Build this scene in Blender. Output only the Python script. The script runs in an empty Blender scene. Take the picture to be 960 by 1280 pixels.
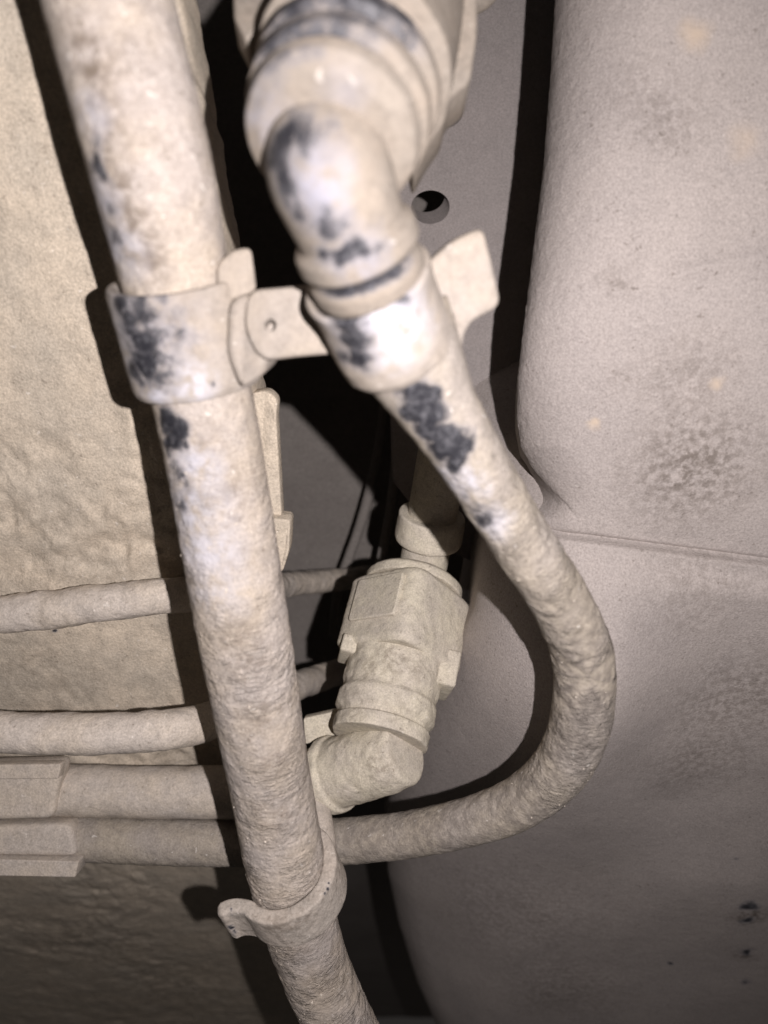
import bpy, bmesh, math, random
import numpy as np
from mathutils import Vector, Matrix

random.seed(7)
np.random.seed(7)
scene = bpy.context.scene
COL = scene.collection

# ------------------------------------------------------------------ camera
# the phone's camera: lens at the origin, looking along +Y, Z up (metres)
cam_data = bpy.data.cameras.new("camera")
cam = bpy.data.objects.new("camera", cam_data)
COL.objects.link(cam)
cam.location = (0, 0, 0)
cam.rotation_euler = (math.radians(90), 0, 0)
cam_data.sensor_fit = 'HORIZONTAL'
cam_data.sensor_width = 36.0
cam_data.lens = 36.0
cam_data.clip_start = 0.005
cam_data.clip_end = 10.0
cam_data.dof.use_dof = True
cam_data.dof.focus_distance = 0.205
cam_data.dof.aperture_fstop = 15.0
scene.camera = cam

# ------------------------------------------------------------------ world, flash, exposure
world = bpy.data.worlds.new("World")
scene.world = world
world.use_nodes = True
bg = world.node_tree.nodes["Background"]
bg.inputs[0].default_value = (1.0, 0.9, 0.85, 1)
bg.inputs[1].default_value = 0.022

flash_data = bpy.data.lights.new("phone_flash", 'SPOT')
flash_data.energy = 3.15
flash_data.color = (1.0, 0.937, 0.93)
flash_data.spot_size = math.radians(150)
flash_data.spot_blend = 1.0
flash_data.shadow_soft_size = 0.0014
flash = bpy.data.objects.new("phone_flash", flash_data)
COL.objects.link(flash)
flash.location = (0.028, -0.02, 0.001)
flash.rotation_euler = Vector((-0.32, 1.0, 0.09)).to_track_quat('-Z', 'Y').to_euler()

vs = scene.view_settings
vs.view_transform = 'Standard'
vs.look = 'None'
vs.exposure = 0.0
vs.gamma = 1.0
vs.use_curve_mapping = False
scene.cycles.use_denoising = True
scene.cycles.max_bounces = 5
scene.cycles.adaptive_threshold = 0.02

# ------------------------------------------------------------------ helpers
def P(px, py, d):
    """photo pixel (960 x 1280) at a distance d in front of the lens -> point in the place"""
    return np.array([(px - 480.0) / 960.0 * d, d, (640.0 - py) / 960.0 * d])

def _hash(i, j, k, seed):
    h = (i * 374761393 + j * 668265263 + k * 2147483647 + seed * 974634777) & 0xFFFFFFFF
    h = ((h ^ (h >> 13)) * 1274126177) & 0xFFFFFFFF
    h = ((h ^ (h >> 16)) * 2246822519) & 0xFFFFFFFF
    return ((h ^ (h >> 15)) & 0xFFFF) / 32767.5 - 1.0

def vnoise(p, seed=0):
    p = np.asarray(p, dtype=np.float64)
    f = np.floor(p)
    t = p - f
    f = f.astype(np.int64)
    u = t * t * t * (t * (t * 6 - 15) + 10)
    out = 0
    for a in (0, 1):
        wa = u[..., 0] if a else 1 - u[..., 0]
        for b in (0, 1):
            wb = u[..., 1] if b else 1 - u[..., 1]
            for c in (0, 1):
                wc = u[..., 2] if c else 1 - u[..., 2]
                out = out + wa * wb * wc * _hash(f[..., 0] + a, f[..., 1] + b, f[..., 2] + c, seed)
    return out

def fbm(p, octaves=4, seed=0, gain=0.5):
    p = np.asarray(p, dtype=np.float64)
    s, amp, tot = 0, 1.0, 0.0
    for o in range(octaves):
        s = s + amp * vnoise(p * (2.03 ** o) + 17.3 * o, seed + o)
        tot += amp
        amp *= gain
    return s / tot

def catmull(pts, n):
    pts = np.asarray(pts, dtype=np.float64)
    if len(pts) == 2:
        t = np.linspace(0, 1, n)[:, None]
        return pts[0] * (1 - t) + pts[1] * t
    ext = np.vstack([2 * pts[0] - pts[1], pts, 2 * pts[-1] - pts[-2]])
    out = []
    m = len(pts) - 1
    for q in np.linspace(0, m, n):
        i = min(int(q), m - 1)
        t = q - i
        p0, p1, p2, p3 = ext[i], ext[i + 1], ext[i + 2], ext[i + 3]
        out.append(0.5 * ((2 * p1) + (-p0 + p2) * t + (2 * p0 - 5 * p1 + 4 * p2 - p3) * t * t
                          + (-p0 + 3 * p1 - 3 * p2 + p3) * t ** 3))
    return np.array(out)

class Path:
    """a smooth line in space with frames, measured by its length"""
    def __init__(self, pts, n=400):
        c = catmull(pts, n)
        seg = np.linalg.norm(np.diff(c, axis=0), axis=1)
        self.s = np.concatenate([[0], np.cumsum(seg)])
        self.L = self.s[-1]
        self.c = c
        t = np.gradient(c, axis=0)
        t /= np.linalg.norm(t, axis=1)[:, None]
        self.t = t
        ref = np.array([0.0, 1.0, 0.0])
        nrm = ref - t[0] * np.dot(ref, t[0])
        nrm /= np.linalg.norm(nrm)
        N = [nrm]
        for i in range(1, n):
            v = N[-1] - t[i] * np.dot(N[-1], t[i])
            N.append(v / np.linalg.norm(v))
        self.N = np.array(N)
        self.B = np.cross(self.t, self.N)
    def at(self, s):
        s = np.asarray(s, dtype=np.float64)
        sc = np.clip(s, 0, self.L)
        def ip(a):
            return np.stack([np.interp(sc, self.s, a[:, k]) for k in range(3)], -1)
        t = ip(self.t)
        return ip(self.c) + t * (s - sc)[..., None], t, ip(self.N), ip(self.B)
    def near(self, p):
        i = int(np.argmin(np.linalg.norm(self.c - np.asarray(p), axis=1)))
        return self.s[i]

def soften(prof, step=0.0002, sigma=0.0004):
    """resample a (s, r) outline and wear its corners round"""
    prof = np.asarray(prof, dtype=np.float64)
    seg = np.linalg.norm(np.diff(prof, axis=0), axis=1)
    cum = np.concatenate([[0], np.cumsum(seg)])
    n = max(int(cum[-1] / step), 8)
    q = np.linspace(0, cum[-1], n)
    a = np.interp(q, cum, prof[:, 0])
    b = np.interp(q, cum, prof[:, 1])
    h = int(max(3 * sigma / (cum[-1] / n), 1))
    k = np.exp(-0.5 * (np.arange(-h, h + 1) * (cum[-1] / n) / sigma) ** 2)
    k /= k.sum()
    def sm(x):
        pad = np.concatenate([2 * x[0] - x[1:h + 1][::-1], x, 2 * x[-1] - x[-h - 1:-1][::-1]]) if n > h + 1 else x
        return np.convolve(pad, k, 'valid') if n > h + 1 else x
    return np.stack([sm(a), sm(b)], -1)

def mesh_from_grid(nu, nv, V, uv, wrap_v, masks=None):
    """nu x nv grid of vertices -> mesh data"""
    iu = np.arange(nu - 1)[:, None]
    jv = np.arange(nv if wrap_v else nv - 1)[None, :]
    j2 = (jv + 1) % nv
    q = np.stack([iu * nv + jv, (iu + 1) * nv + jv, (iu + 1) * nv + j2, iu * nv + j2], -1).reshape(-1, 4)
    return V.reshape(-1, 3), q, uv

def build(name, V, Q, mat, parent=None, origin=None, masks=None, uv=None, smooth=True, tris=None):
    """one mesh object; V in world metres, origin = where the object's origin lies"""
    if parent is not None:
        org = np.array(parent.get('_org', (0, 0, 0)))
    else:
        org = np.zeros(3) if origin is None else np.asarray(origin)
    me = bpy.data.meshes.new(name)
    V = np.asarray(V, dtype=np.float64)
    if isinstance(Q, np.ndarray):
        Q = np.ascontiguousarray(Q)
        me.vertices.add(len(V))
        me.vertices.foreach_set("co", (V - org).astype(np.float32).ravel())
        nq, w = Q.shape
        me.loops.add(nq * w)
        me.loops.foreach_set("vertex_index", Q.astype(np.int32).ravel())
        me.polygons.add(nq)
        me.polygons.foreach_set("loop_start", (np.arange(nq) * w).astype(np.int32))
        me.update(calc_edges=True)
        if uv is not None:
            l = me.uv_layers.new(name="UVMap")
            l.data.foreach_set("uv", uv[Q.ravel()].astype(np.float32).ravel())
    else:
        me.from_pydata([tuple(v - org) for v in V], [], Q)
    me.validate()
    if masks is not None:
        ca = me.color_attributes.new("masks", 'FLOAT_COLOR', 'POINT')
        ca.data.foreach_set("color", masks.astype(np.float32).ravel())
    if smooth:
        me.polygons.foreach_set("use_smooth", [True] * len(me.polygons))
    me.materials.append(mat)
    o = bpy.data.objects.new(name, me)
    COL.objects.link(o)
    if parent is not None:
        o.parent = parent
        o['_org'] = [float(x) for x in org]      # children share the thing's own origin
    else:
        o.location = org
        o['_org'] = [float(x) for x in org]
    return o

def mask_field(V, spots, streak=None):
    """surface marks: R bare plastic, G pale rubbed film and painted sheen, B brown grime and painted darkening, A how wrinkled;
    spots = (channel, point, radius, strength); each mark sits on the nearest surface along its sight line"""
    m = np.zeros((len(V), 4))
    m[:, 3] = 1 if streak is None else streak
    W = V + 0.0016 * np.stack([fbm(V * 260, 3, 101), fbm(V * 260, 3, 102), fbm(V * 260, 3, 103)], -1) if len(spots) else V
    u = V[:, 0] / V[:, 1]
    w = V[:, 2] / V[:, 1]
    for ch, p, r, k in spots:
        p = np.asarray(p)
        dd = (u - p[0] / p[1]) ** 2 + (w - p[2] / p[1]) ** 2
        near = np.where(dd < max(dd.min() * 2.0, (6 / 960.0) ** 2))[0]
        q = V[near[np.argmin(V[near, 1])]]
        d = np.linalg.norm(W - q, axis=1) / r
        m[:, ch] = np.maximum(m[:, ch], k * np.clip(1.25 - d, 0, 1))
    return m

def revolve(name, path, prof, mat, parent=None, origin=None, nth=96, smooth_sigma=0.0004, step=0.0003,
            rough=0.0, rscale=400.0, streak=0.0, sect=None, spots=(), seed=0, wrinkle=None, bands=()):
    if not isinstance(path, Path):
        path = Path(path)
    pr = soften(prof, step, smooth_sigma) if smooth_sigma else np.asarray(prof)
    n = len(pr)
    th = np.linspace(0, 2 * np.pi, nth, endpoint=False)
    C, T, N, B = path.at(pr[:, 0])
    R = np.repeat(pr[:, 1][:, None], nth, 1)
    if sect is not None:
        R = R * sect(th[None, :], pr[:, 0][:, None])
    D = np.cos(th)[None, :, None] * N[:, None, :] + np.sin(th)[None, :, None] * B[:, None, :]
    V = C[:, None, :] + R[..., None] * D
    if rough:
        V = V + D * (rough * fbm(V * rscale, 4, seed))[..., None]
    if streak:
        cs = np.stack([pr[:, 0][:, None] * 1250 + 1.2 * np.sin(th * 2)[None, :] + 1.5 * vnoise(V * 150, seed + 3),
                       (np.cos(th) * 2.6)[None, :] + 0 * R, (np.sin(th) * 2.6)[None, :] + 0 * R], -1)
        amp = 0.5 + 0.7 * vnoise(V * 60, seed + 9)
        wamp = 1.0 if wrinkle is None else np.interp(pr[:, 0], wrinkle[0], wrinkle[1])[:, None]
        V = V + D * (streak * wamp * np.clip(amp, 0, 1.2) * fbm(cs, 3, seed + 5))[..., None]
    uv = np.stack([np.repeat((th * np.median(pr[:, 1]))[None, :], n, 0), np.repeat(pr[:, 0][:, None], nth, 1)], -1).reshape(-1, 2)
    V2, Q, uv = mesh_from_grid(n, nth, V, uv, True)
    wr = None
    if wrinkle is not None:
        wr = np.repeat(np.interp(pr[:, 0], wrinkle[0], wrinkle[1])[:, None], nth, 1).ravel()
    masks = mask_field(V2, spots, wr) if len(spots) else None
    for s0, s1, t0, t1, kb in bands:
        sw = np.exp(-((pr[:, 0] - (s0 + s1) / 2) / ((s1 - s0) * 0.6)) ** 4)[:, None]
        tw = 1 / (1 + np.exp(-(th - t0) / 0.12)) / (1 + np.exp((th - t1) / 0.12))
        masks[:, 0] = np.maximum(masks[:, 0], (kb * sw * tw[None, :]).ravel())
    return build(name, V2, Q, mat, parent, origin, masks, uv)

def slab(name, corners, thick, mat, parent=None, origin=None, bevel=0.0006, round_r=0.0012, seg=3, back=None):
    """flat plate from corner points (in order), thickness away from the camera, rounded corners"""
    bevel = min(bevel, 0.6 * round_r)
    c = np.asarray(corners)
    ctr = c.mean(0)
    n = np.zeros(3)
    for i in range(len(c)):
        n += np.cross(c[i] - ctr, c[(i + 1) % len(c)] - ctr)
    n /= np.linalg.norm(n)
    if n[1] < 0:
        n = -n
    bvec = n if back is None else np.asarray(back) / np.linalg.norm(back)
    pts = []
    for i in range(len(c)):
        a, b, d = c[i - 1], c[i], c[(i + 1) % len(c)]
        ra = min(round_r, 0.45 * np.linalg.norm(a - b), 0.45 * np.linalg.norm(d - b))
        p0 = b + (a - b) / np.linalg.norm(a - b) * ra
        p1 = b + (d - b) / np.linalg.norm(d - b) * ra
        for t in np.linspace(0, 1, 6):
            pts.append((1 - t) ** 2 * p0 + 2 * t * (1 - t) * b + t * t * p1)
    m = len(pts)
    bm = bmesh.new()
    f = [bm.verts.new(p) for p in pts]
    g = [bm.verts.new(p + bvec * thick) for p in pts]
    ff = bm.faces.new(f)
    gg = bm.faces.new(g[::-1])
    for i in range(m):
        bm.faces.new((f[i], g[i], g[(i + 1) % m], f[(i + 1) % m]))
    bmesh.ops.recalc_face_normals(bm, faces=bm.faces)
    rim = [e for e in bm.edges if (ff in e.link_faces) or (gg in e.link_faces)]
    bmesh.ops.bevel(bm, geom=rim, offset=bevel, segments=seg, profile=0.5, affect='EDGES')
    me_v = [np.array(v.co) for v in bm.verts]
    bm.verts.index_update()
    faces = [[v.index for v in fc.verts] for fc in bm.faces]
    bm.free()
    o = build(name, me_v, faces, mat, parent, origin)
    for pl in o.data.polygons:
        if len(pl.vertices) > 4:
            pl.use_smooth = False
    return o

def cut(o, cutters, squash=1.0):
    """drill real holes: cutters = list of (path, profile) solids of revolution"""
    tmp = []
    for path, prof in cutters:
        pr = np.asarray(prof)
        pth = Path(path)
        nth = 40
        th = np.linspace(0, 2 * np.pi, nth, endpoint=False)
        C, T, N, B = pth.at(pr[:, 0])
        V = C[:, None, :] + pr[:, 1][:, None, None] * (squash * np.cos(th)[None, :, None] * N[:, None, :] + np.sin(th)[None, :, None] * B[:, None, :])
        V2, Q, _ = mesh_from_grid(len(pr), nth, V, None, True)
        n = len(pr)
        faces = [list(map(int, q)) for q in Q] + [list(range(nth)), list(range((n - 1) * nth, n * nth))]
        me = bpy.data.meshes.new("tmp")
        me.from_pydata([tuple(v) for v in V2], [], faces)
        bm = bmesh.new(); bm.from_mesh(me)
        bmesh.ops.recalc_face_normals(bm, faces=bm.faces)
        bm.to_mesh(me); bm.free()
        t = bpy.data.objects.new("tmp", me)
        COL.objects.link(t)
        md = o.modifiers.new("cut", 'BOOLEAN')
        md.operation = 'DIFFERENCE'
        md.object = t
        md.solver = 'EXACT'
        tmp.append(t)
    bpy.context.view_layer.update()
    dg = bpy.context.evaluated_depsgraph_get()
    me = bpy.data.meshes.new_from_object(o.evaluated_get(dg))
    o.modifiers.clear()
    o.data = me
    for t in tmp:
        bpy.data.objects.remove(t)
    return o

def autosmooth(o, deg=35):
    bm = bmesh.new(); bm.from_mesh(o.data)
    for f in bm.faces: f.smooth = True
    for e in bm.edges:
        e.smooth = e.calc_face_angle(0) < math.radians(deg)
    bm.to_mesh(o.data); bm.free()

def band(name, center, axis, xdir, line, thick, height, mat, parent=None, origin=None, spots=(), rough=0.0, seed=0):
    """a flat strip bent along a line (2D, metres, in the plane across axis)"""
    ax = np.asarray(axis) / np.linalg.norm(axis)
    x = np.asarray(xdir) - ax * np.dot(xdir, ax)
    x /= np.linalg.norm(x)
    y = np.cross(ax, x)
    L = catmull([(a, b, 0) for a, b in line], max(120, len(line) * 8))[:, :2]
    t = np.gradient(L, axis=0); t /= np.linalg.norm(t, axis=1)[:, None]
    nn = np.stack([-t[:, 1], t[:, 0]], -1)
    h, w, b = height / 2, thick / 2, min(thick, height) * 0.22
    sec = []
    for (sx, sy, a0) in ((1, 1, 0), (-1, 1, 90), (-1, -1, 180), (1, -1, 270)):
        for k in range(5):
            a = math.radians(a0 + 90 * k / 4)
            sec.append((sx * (w - b) + b * math.cos(a), sy * (h - b) + b * math.sin(a)))
    # add points along the tall sides
    full = []
    for i in range(len(sec)):
        p, q = np.array(sec[i]), np.array(sec[(i + 1) % len(sec)])
        full.append(p)
        d = np.linalg.norm(q - p)
        k = int(d / 0.0006)
        for m in range(1, k):
            full.append(p + (q - p) * m / k)
    sec = np.array(full)
    n, m = len(L), len(sec)
    def ring(i, scale=1.0):
        c2 = L[i][None, :] + nn[i][None, :] * (sec[:, 0] * scale)[:, None]
        return np.asarray(center) + c2[:, :1] * x + c2[:, 1:] * y + (sec[:, 1] * (1 - (1 - scale) * 0.3))[:, None] * ax
    V = np.array([ring(0, 0.02)] + [ring(0, 0.7)] + [ring(i) for i in range(n)] + [ring(n - 1, 0.7)] + [ring(n - 1, 0.02)])
    V[1] -= (t[0][0] * x + t[0][1] * y) * thick * 0.25
    V[0] -= (t[0][0] * x + t[0][1] * y) * thick * 0.38
    V[-2] += (t[-1][0] * x + t[-1][1] * y) * thick * 0.25
    V[-1] += (t[-1][0] * x + t[-1][1] * y) * thick * 0.38
    if rough:
        dd = fbm(V * 500, 3, seed)
        V = V + rough * dd[..., None] * np.array([0.3, -1, 0.3])
    V2, Q, _ = mesh_from_grid(n + 4, m, V, None, True)
    masks = mask_field(V2, spots) if len(spots) else None
    o = build(name, V2, Q, mat, parent, origin, masks)
    bm = bmesh.new(); bm.from_mesh(o.data)
    bmesh.ops.recalc_face_normals(bm, faces=bm.faces)
    bm.to_mesh(o.data); bm.free()
    return o

def arc(r, a0, a1, n=24):
    return [(r * math.cos(math.radians(a)), r * math.sin(math.radians(a))) for a in np.linspace(a0, a1, n)]

def thing(name, label, cat, loc, group=None):
    o = bpy.data.objects.new(name, None)
    COL.objects.link(o)
    o.location = tuple(loc)
    o.empty_display_size = 0.01
    o['label'] = label
    o['category'] = cat
    o['_org'] = [float(v) for v in loc]
    if group:
        o['group'] = group
    return o

def tag(o, label, cat, group=None):
    o['label'] = label
    o['category'] = cat
    if group:
        o['group'] = group
    return o

# ------------------------------------------------------------------ materials
def dusty(name, c1, c2, bare=(0.022, 0.022, 0.027), dirt_tone=(0.13, 0.10, 0.075), pale=(0.44, 0.43, 0.47),
          rough=0.85, big=70.0, fine=900.0, bump=0.35, grain=0.3, speck=0.35, fleck=0.25, streak=0.0, spec=0.2,
          smear=(0.17, 0.165, 0.18), mottle=0.35, dscale=7.0, micro=0.26):
    m = bpy.data.materials.new(name)
    m.use_nodes = True
    nt = m.node_tree
    N, Lk = nt.nodes, nt.links
    bs = N["Principled BSDF"]
    def nd(t, **kw):
        x = N.new(t)
        for k, v in kw.items():
            setattr(x, k, v)
        return x
    tc = nd('ShaderNodeTexCoord')
    def noise(scale, detail=4.0, rgh=0.55, vec=None, dist=0.0):
        x = nd('ShaderNodeTexNoise')
        x.inputs['Scale'].default_value = scale
        x.inputs['Detail'].default_value = detail
        x.inputs['Roughness'].default_value = rgh
        x.inputs['Distortion'].default_value = dist
        Lk.new(vec if vec is not None else tc.outputs['Object'], x.inputs['Vector'])
        return x.outputs['Fac']
    def ramp(src, a, b):
        x = nd('ShaderNodeMapRange', interpolation_type='SMOOTHSTEP')
        x.inputs['From Min'].default_value = a
        x.inputs['From Max'].default_value = b
        Lk.new(src, x.inputs['Value'])
        return x.outputs['Result']
    def math_(op, a, b):
        x = nd('ShaderNodeMath', operation=op)
        for i, v in enumerate((a, b)):
            if isinstance(v, (int, float)):
                x.inputs[i].default_value = v
            else:
                Lk.new(v, x.inputs[i])
        return x.outputs[0]
    def mix(fac, a, b):
        x = nd('ShaderNodeMix', data_type='RGBA')
        if isinstance(fac, (int, float)):
            x.inputs[0].default_value = fac
        else:
            Lk.new(fac, x.inputs[0])
        for i, v in ((6, a), (7, b)):
            if isinstance(v, tuple):
                x.inputs[i].default_value = (*v, 1)
            else:
                Lk.new(v, x.inputs[i])
        return x.outputs[2]
    at = nd('ShaderNodeAttribute', attribute_name='masks')
    sp = nd('ShaderNodeSeparateColor')
    Lk.new(at.outputs['Color'], sp.inputs[0])
    big_n = noise(big, 5, 0.6)
    mid_n = noise(big * 5, 4, 0.6)
    fine_n = noise(fine, 3, 0.6)
    col = mix(ramp(big_n, 0.35, 0.68), c1, c2)
    col = mix(math_('MULTIPLY', ramp(mid_n, 0.42, 0.7), mottle), col, tuple(v * 0.62 for v in c2))
    # dark specks and pale flecks
    sp_n = noise(fine * 0.55, 2, 0.5)
    col = mix(math_('MULTIPLY', math_('MULTIPLY', ramp(sp_n, 0.62, 0.74), ramp(mid_n, 0.4, 0.6)), speck), col, dirt_tone)
    fl_n = noise(fine * 0.4, 2, 0.5, dist=0.4)
    col = mix(math_('MULTIPLY', ramp(fl_n, 0.69, 0.76), fleck), col, (0.85, 0.80, 0.74))
    # grime film, with some broad darkening painted in
    mc = noise(fine * 1.15, 3, 0.7)
    mm = nd('ShaderNodeMapRange')
    mm.inputs['From Min'].default_value = 0.3
    mm.inputs['From Max'].default_value = 0.7
    mm.inputs['To Min'].default_value = 1.0 - micro
    mm.inputs['To Max'].default_value = 1.0 + micro * 0.7
    Lk.new(mc, mm.inputs['Value'])
    vm = nd('ShaderNodeVectorMath', operation='SCALE')
    Lk.new(col, vm.inputs[0]); Lk.new(mm.outputs[0], vm.inputs['Scale'])
    col = vm.outputs[0]
    dn = noise(big * dscale, 4, 0.65)
    dm = math_('MULTIPLY', sp.outputs['Blue'], ramp(dn, 0.36, 0.64))
    col = mix(dm, col, dirt_tone)
    # pale rubbed film and painted sheen
    pn = noise(big * 4, 3, 0.6)
    pm = math_('MULTIPLY', sp.outputs['Green'], ramp(pn, 0.25, 0.6))
    col = mix(pm, col, pale)
    # bare plastic with a ragged edge
    wn = noise(big * 4.5, 8, 0.75)
    wv = math_('ADD', sp.outputs['Red'], math_('MULTIPLY', math_('SUBTRACT', wn, 0.5), 1.5))
    gate = ramp(sp.outputs['Red'], 0.03, 0.25)
    wm = math_('MULTIPLY', ramp(wv, 0.36, 0.70), gate)
    sm_ = math_('MULTIPLY', math_('MULTIPLY', ramp(wv, 0.0, 0.6), gate), 0.62)
    col = mix(sm_, col, smear)
    film = noise(big * 9, 4, 0.65)
    barec = mix(math_('MULTIPLY', ramp(film, 0.42, 0.72), 0.55), bare, (0.15, 0.148, 0.16))
    col = mix(wm, col, barec)
    Lk.new(col, bs.inputs['Base Color'])
    rr = nd('ShaderNodeMapRange')
    rr.inputs['To Min'].default_value = rough
    rr.inputs['To Max'].default_value = 0.5
    Lk.new(math_('MAXIMUM', wm, math_('MULTIPLY', pm, 0.6)), rr.inputs['Value'])
    Lk.new(rr.outputs[0], bs.inputs['Roughness'])
    bs.inputs['Specular IOR Level'].default_value = spec
    # relief
    h = math_('ADD', math_('MULTIPLY', mid_n, 1.0), math_('ADD', math_('MULTIPLY', fine_n, grain), math_('MULTIPLY', mc, grain * 0.8)))
    h = math_('ADD', h, math_('MULTIPLY', wm, -0.35))
    if streak:
        uvn = nd('ShaderNodeUVMap')
        mp = nd('ShaderNodeMapping')
        mp.inputs['Scale'].default_value = (0.30, 1.0, 1.0)
        mp.inputs['Rotation'].default_value = (0, 0, 0.25)
        Lk.new(uvn.outputs[0], mp.inputs['Vector'])
        st = noise(1300, 3, 0.65, vec=mp.outputs[0], dist=1.2)
        am = ramp(noise(big * 1.3, 4, 0.6), 0.40, 0.62)
        h = math_('ADD', h, math_('MULTIPLY', math_('MULTIPLY', st, math_('MULTIPLY', am, at.outputs['Alpha'])), streak))
    bp = nd('ShaderNodeBump')
    bp.inputs['Strength'].default_value = bump
    bp.inputs['Distance'].default_value = 0.0006
    Lk.new(h, bp.inputs['Height'])
    Lk.new(bp.outputs[0], bs.inputs['Normal'])
    return m

M = {}
M['hose'] = dusty('dusty_hose', (0.43, 0.368, 0.305), (0.40, 0.355, 0.325), streak=2.4, bump=0.75, big=60, fine=1500, speck=0.5, fleck=0.5)
M['thin_hose'] = dusty('dusty_thin_hose', (0.35, 0.305, 0.25), (0.315, 0.28, 0.25), dirt_tone=(0.15, 0.13, 0.115), streak=2.8, bump=0.75, big=60, fine=1500, speck=0.6, fleck=0.5)
M['clip'] = dusty('dusty_clip', (0.325, 0.28, 0.235), (0.31, 0.275, 0.245), big=80, micro=0.12, bump=0.25, fine=1200, speck=0.2)
M['low_clip'] = dusty('dusty_low_clip', (0.43, 0.375, 0.325), (0.39, 0.35, 0.31), big=80, bump=0.55, fine=1500, speck=0.5, fleck=0.4)
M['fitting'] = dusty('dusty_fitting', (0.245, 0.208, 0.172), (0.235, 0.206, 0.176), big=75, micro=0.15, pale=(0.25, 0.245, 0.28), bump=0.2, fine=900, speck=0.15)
M['connector'] = dusty('dusty_connector', (0.53, 0.48, 0.385), (0.49, 0.44, 0.375), big=80, bump=0.5, fine=1800, speck=0.5, fleck=0.3)
M['pipe'] = dusty('dusty_pipe', (0.50, 0.435, 0.365), (0.46, 0.41, 0.365), big=70, bump=0.5, fine=1500, speck=0.4, fleck=0.3)
M['pad'] = dusty('underbody_coating', (0.55, 0.47, 0.375), (0.48, 0.42, 0.345), dirt_tone=(0.17, 0.14, 0.11), big=45, bump=0.6, fine=1400, grain=0.5, speck=0.5, fleck=0.35)
M['tank'] = dusty('dusty_tank', (0.36, 0.32, 0.30), (0.33, 0.295, 0.28), dirt_tone=(0.11, 0.09, 0.075), pale=(0.44, 0.36, 0.29), big=25, bump=0.38, fine=1600, grain=0.75, speck=0.5, fleck=0.1, mottle=0.10, dscale=20.0, micro=0.25)
M['rail'] = dusty('dusty_rail', (0.28, 0.25, 0.24), (0.26, 0.235, 0.226), big=40, mottle=0.12, micro=0.2, bump=0.12, fine=1400, speck=0.15, fleck=0.05)
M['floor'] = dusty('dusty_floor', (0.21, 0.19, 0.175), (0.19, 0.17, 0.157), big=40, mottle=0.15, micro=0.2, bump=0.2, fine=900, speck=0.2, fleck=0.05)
M['crumb'] = dusty('dust_crumb', (0.72, 0.65, 0.57), (0.55, 0.48, 0.40), big=300, bump=0.1, speck=0.1, fleck=0.0)

# ------------------------------------------------------------------ the setting: floor of the car far behind
def sheet(name, X, Z, Yf, mat, nx, nz, parent=None, origin=None, rough=None, spots=()):
    xs = np.linspace(X[0], X[1], nx)
    zs = np.linspace(Z[0], Z[1], nz)
    gx, gz = np.meshgrid(xs, zs, indexing='ij')
    gy = Yf(gx, gz)
    V = np.stack([gx, gy, gz], -1)
    V2, Q, uv = mesh_from_grid(nx, nz, V, np.stack([gx, gz], -1).reshape(-1, 2), False)
    masks = mask_field(V2, spots) if len(spots) else None
    return build(name, V2, Q, mat, parent, origin, masks, uv)

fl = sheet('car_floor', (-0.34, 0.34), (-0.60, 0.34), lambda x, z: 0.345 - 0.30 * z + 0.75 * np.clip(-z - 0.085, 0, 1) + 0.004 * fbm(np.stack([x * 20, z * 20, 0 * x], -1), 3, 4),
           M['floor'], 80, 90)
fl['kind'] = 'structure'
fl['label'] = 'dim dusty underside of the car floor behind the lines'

# ------------------------------------------------------------------ coated underbody pad on the left
def pad_depth(x, z):
    p = np.stack([x, z, 0 * x], -1)
    base = 0.2 - 0.6 * z + 0.32 * np.clip(-z - 0.085, 0, 1)
    big = 0.0026 * fbm(p * 22, 4, 11)
    low = np.clip((0.075 - z) / 0.09, 0, 1)
    q = p + 0.006 * np.stack([fbm(p * 60, 3, 5), fbm(p * 60, 3, 6), 0 * x], -1)
    w = np.stack([q[..., 0] * 55 + q[..., 1] * 40, q[..., 1] * 85 - q[..., 0] * 40, 0 * x], -1)
    rid = np.abs(fbm(w, 4, 21))
    patch = np.clip(0.5 + 1.6 * fbm(p * 26, 2, 77), 0, 1) * np.interp(z, [-0.2, -0.07], [0.35, 1.0])
    flake = np.clip(fbm(np.stack([q[..., 0] * 150, q[..., 1] * 210, 0 * x], -1), 4, 51), -0.25, 0.3)
    fine = fbm(p * 500, 3, 31)
    return base + big + (0.0004 + 0.0030 * low * patch) * rid - (0.0003 + 0.0016 * low * patch) * flake - 0.00016 * fine

def pad_right(z):
    return np.interp(z, [-0.35, -0.2, -0.06, 0.02, 0.1, 0.2], [-0.05, -0.046, -0.034, -0.0300, -0.0385, -0.05])

nu, nz = 300, 620
zs = np.linspace(-0.40, 0.15, nz)
u = np.linspace(0, 1, nu)
gz = np.repeat(zs[None, :], nu, 0)
xr = pad_right(zs) + 0.0006 * fbm(np.stack([zs * 300, zs * 0, zs * 0], -1), 3, 2)
gx = -0.24 + (xr[None, :] + 0.24) * np.power(u, 0.8)[:, None]
gy = pad_depth(gx, gz)
roll = np.clip((gx - (xr[None, :] - 0.0025)) / 0.0025, 0, 1)
gy = gy + 0.004 * (1 - np.sqrt(np.clip(1 - roll ** 2, 0, 1)))
Vp = np.stack([gx, gy, gz], -1)
side = Vp[-1:].copy(); side[..., 1] += 0.02
Vp = np.concatenate([Vp, side], 0)
V2, Q, _ = mesh_from_grid(nu + 1, nz, Vp, None, False)
pad_root = thing('underbody_pad', 'rough tan dust-caked underbody coating filling the left side', 'underbody pad', (-0.12, 0.2, 0.0))
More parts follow.
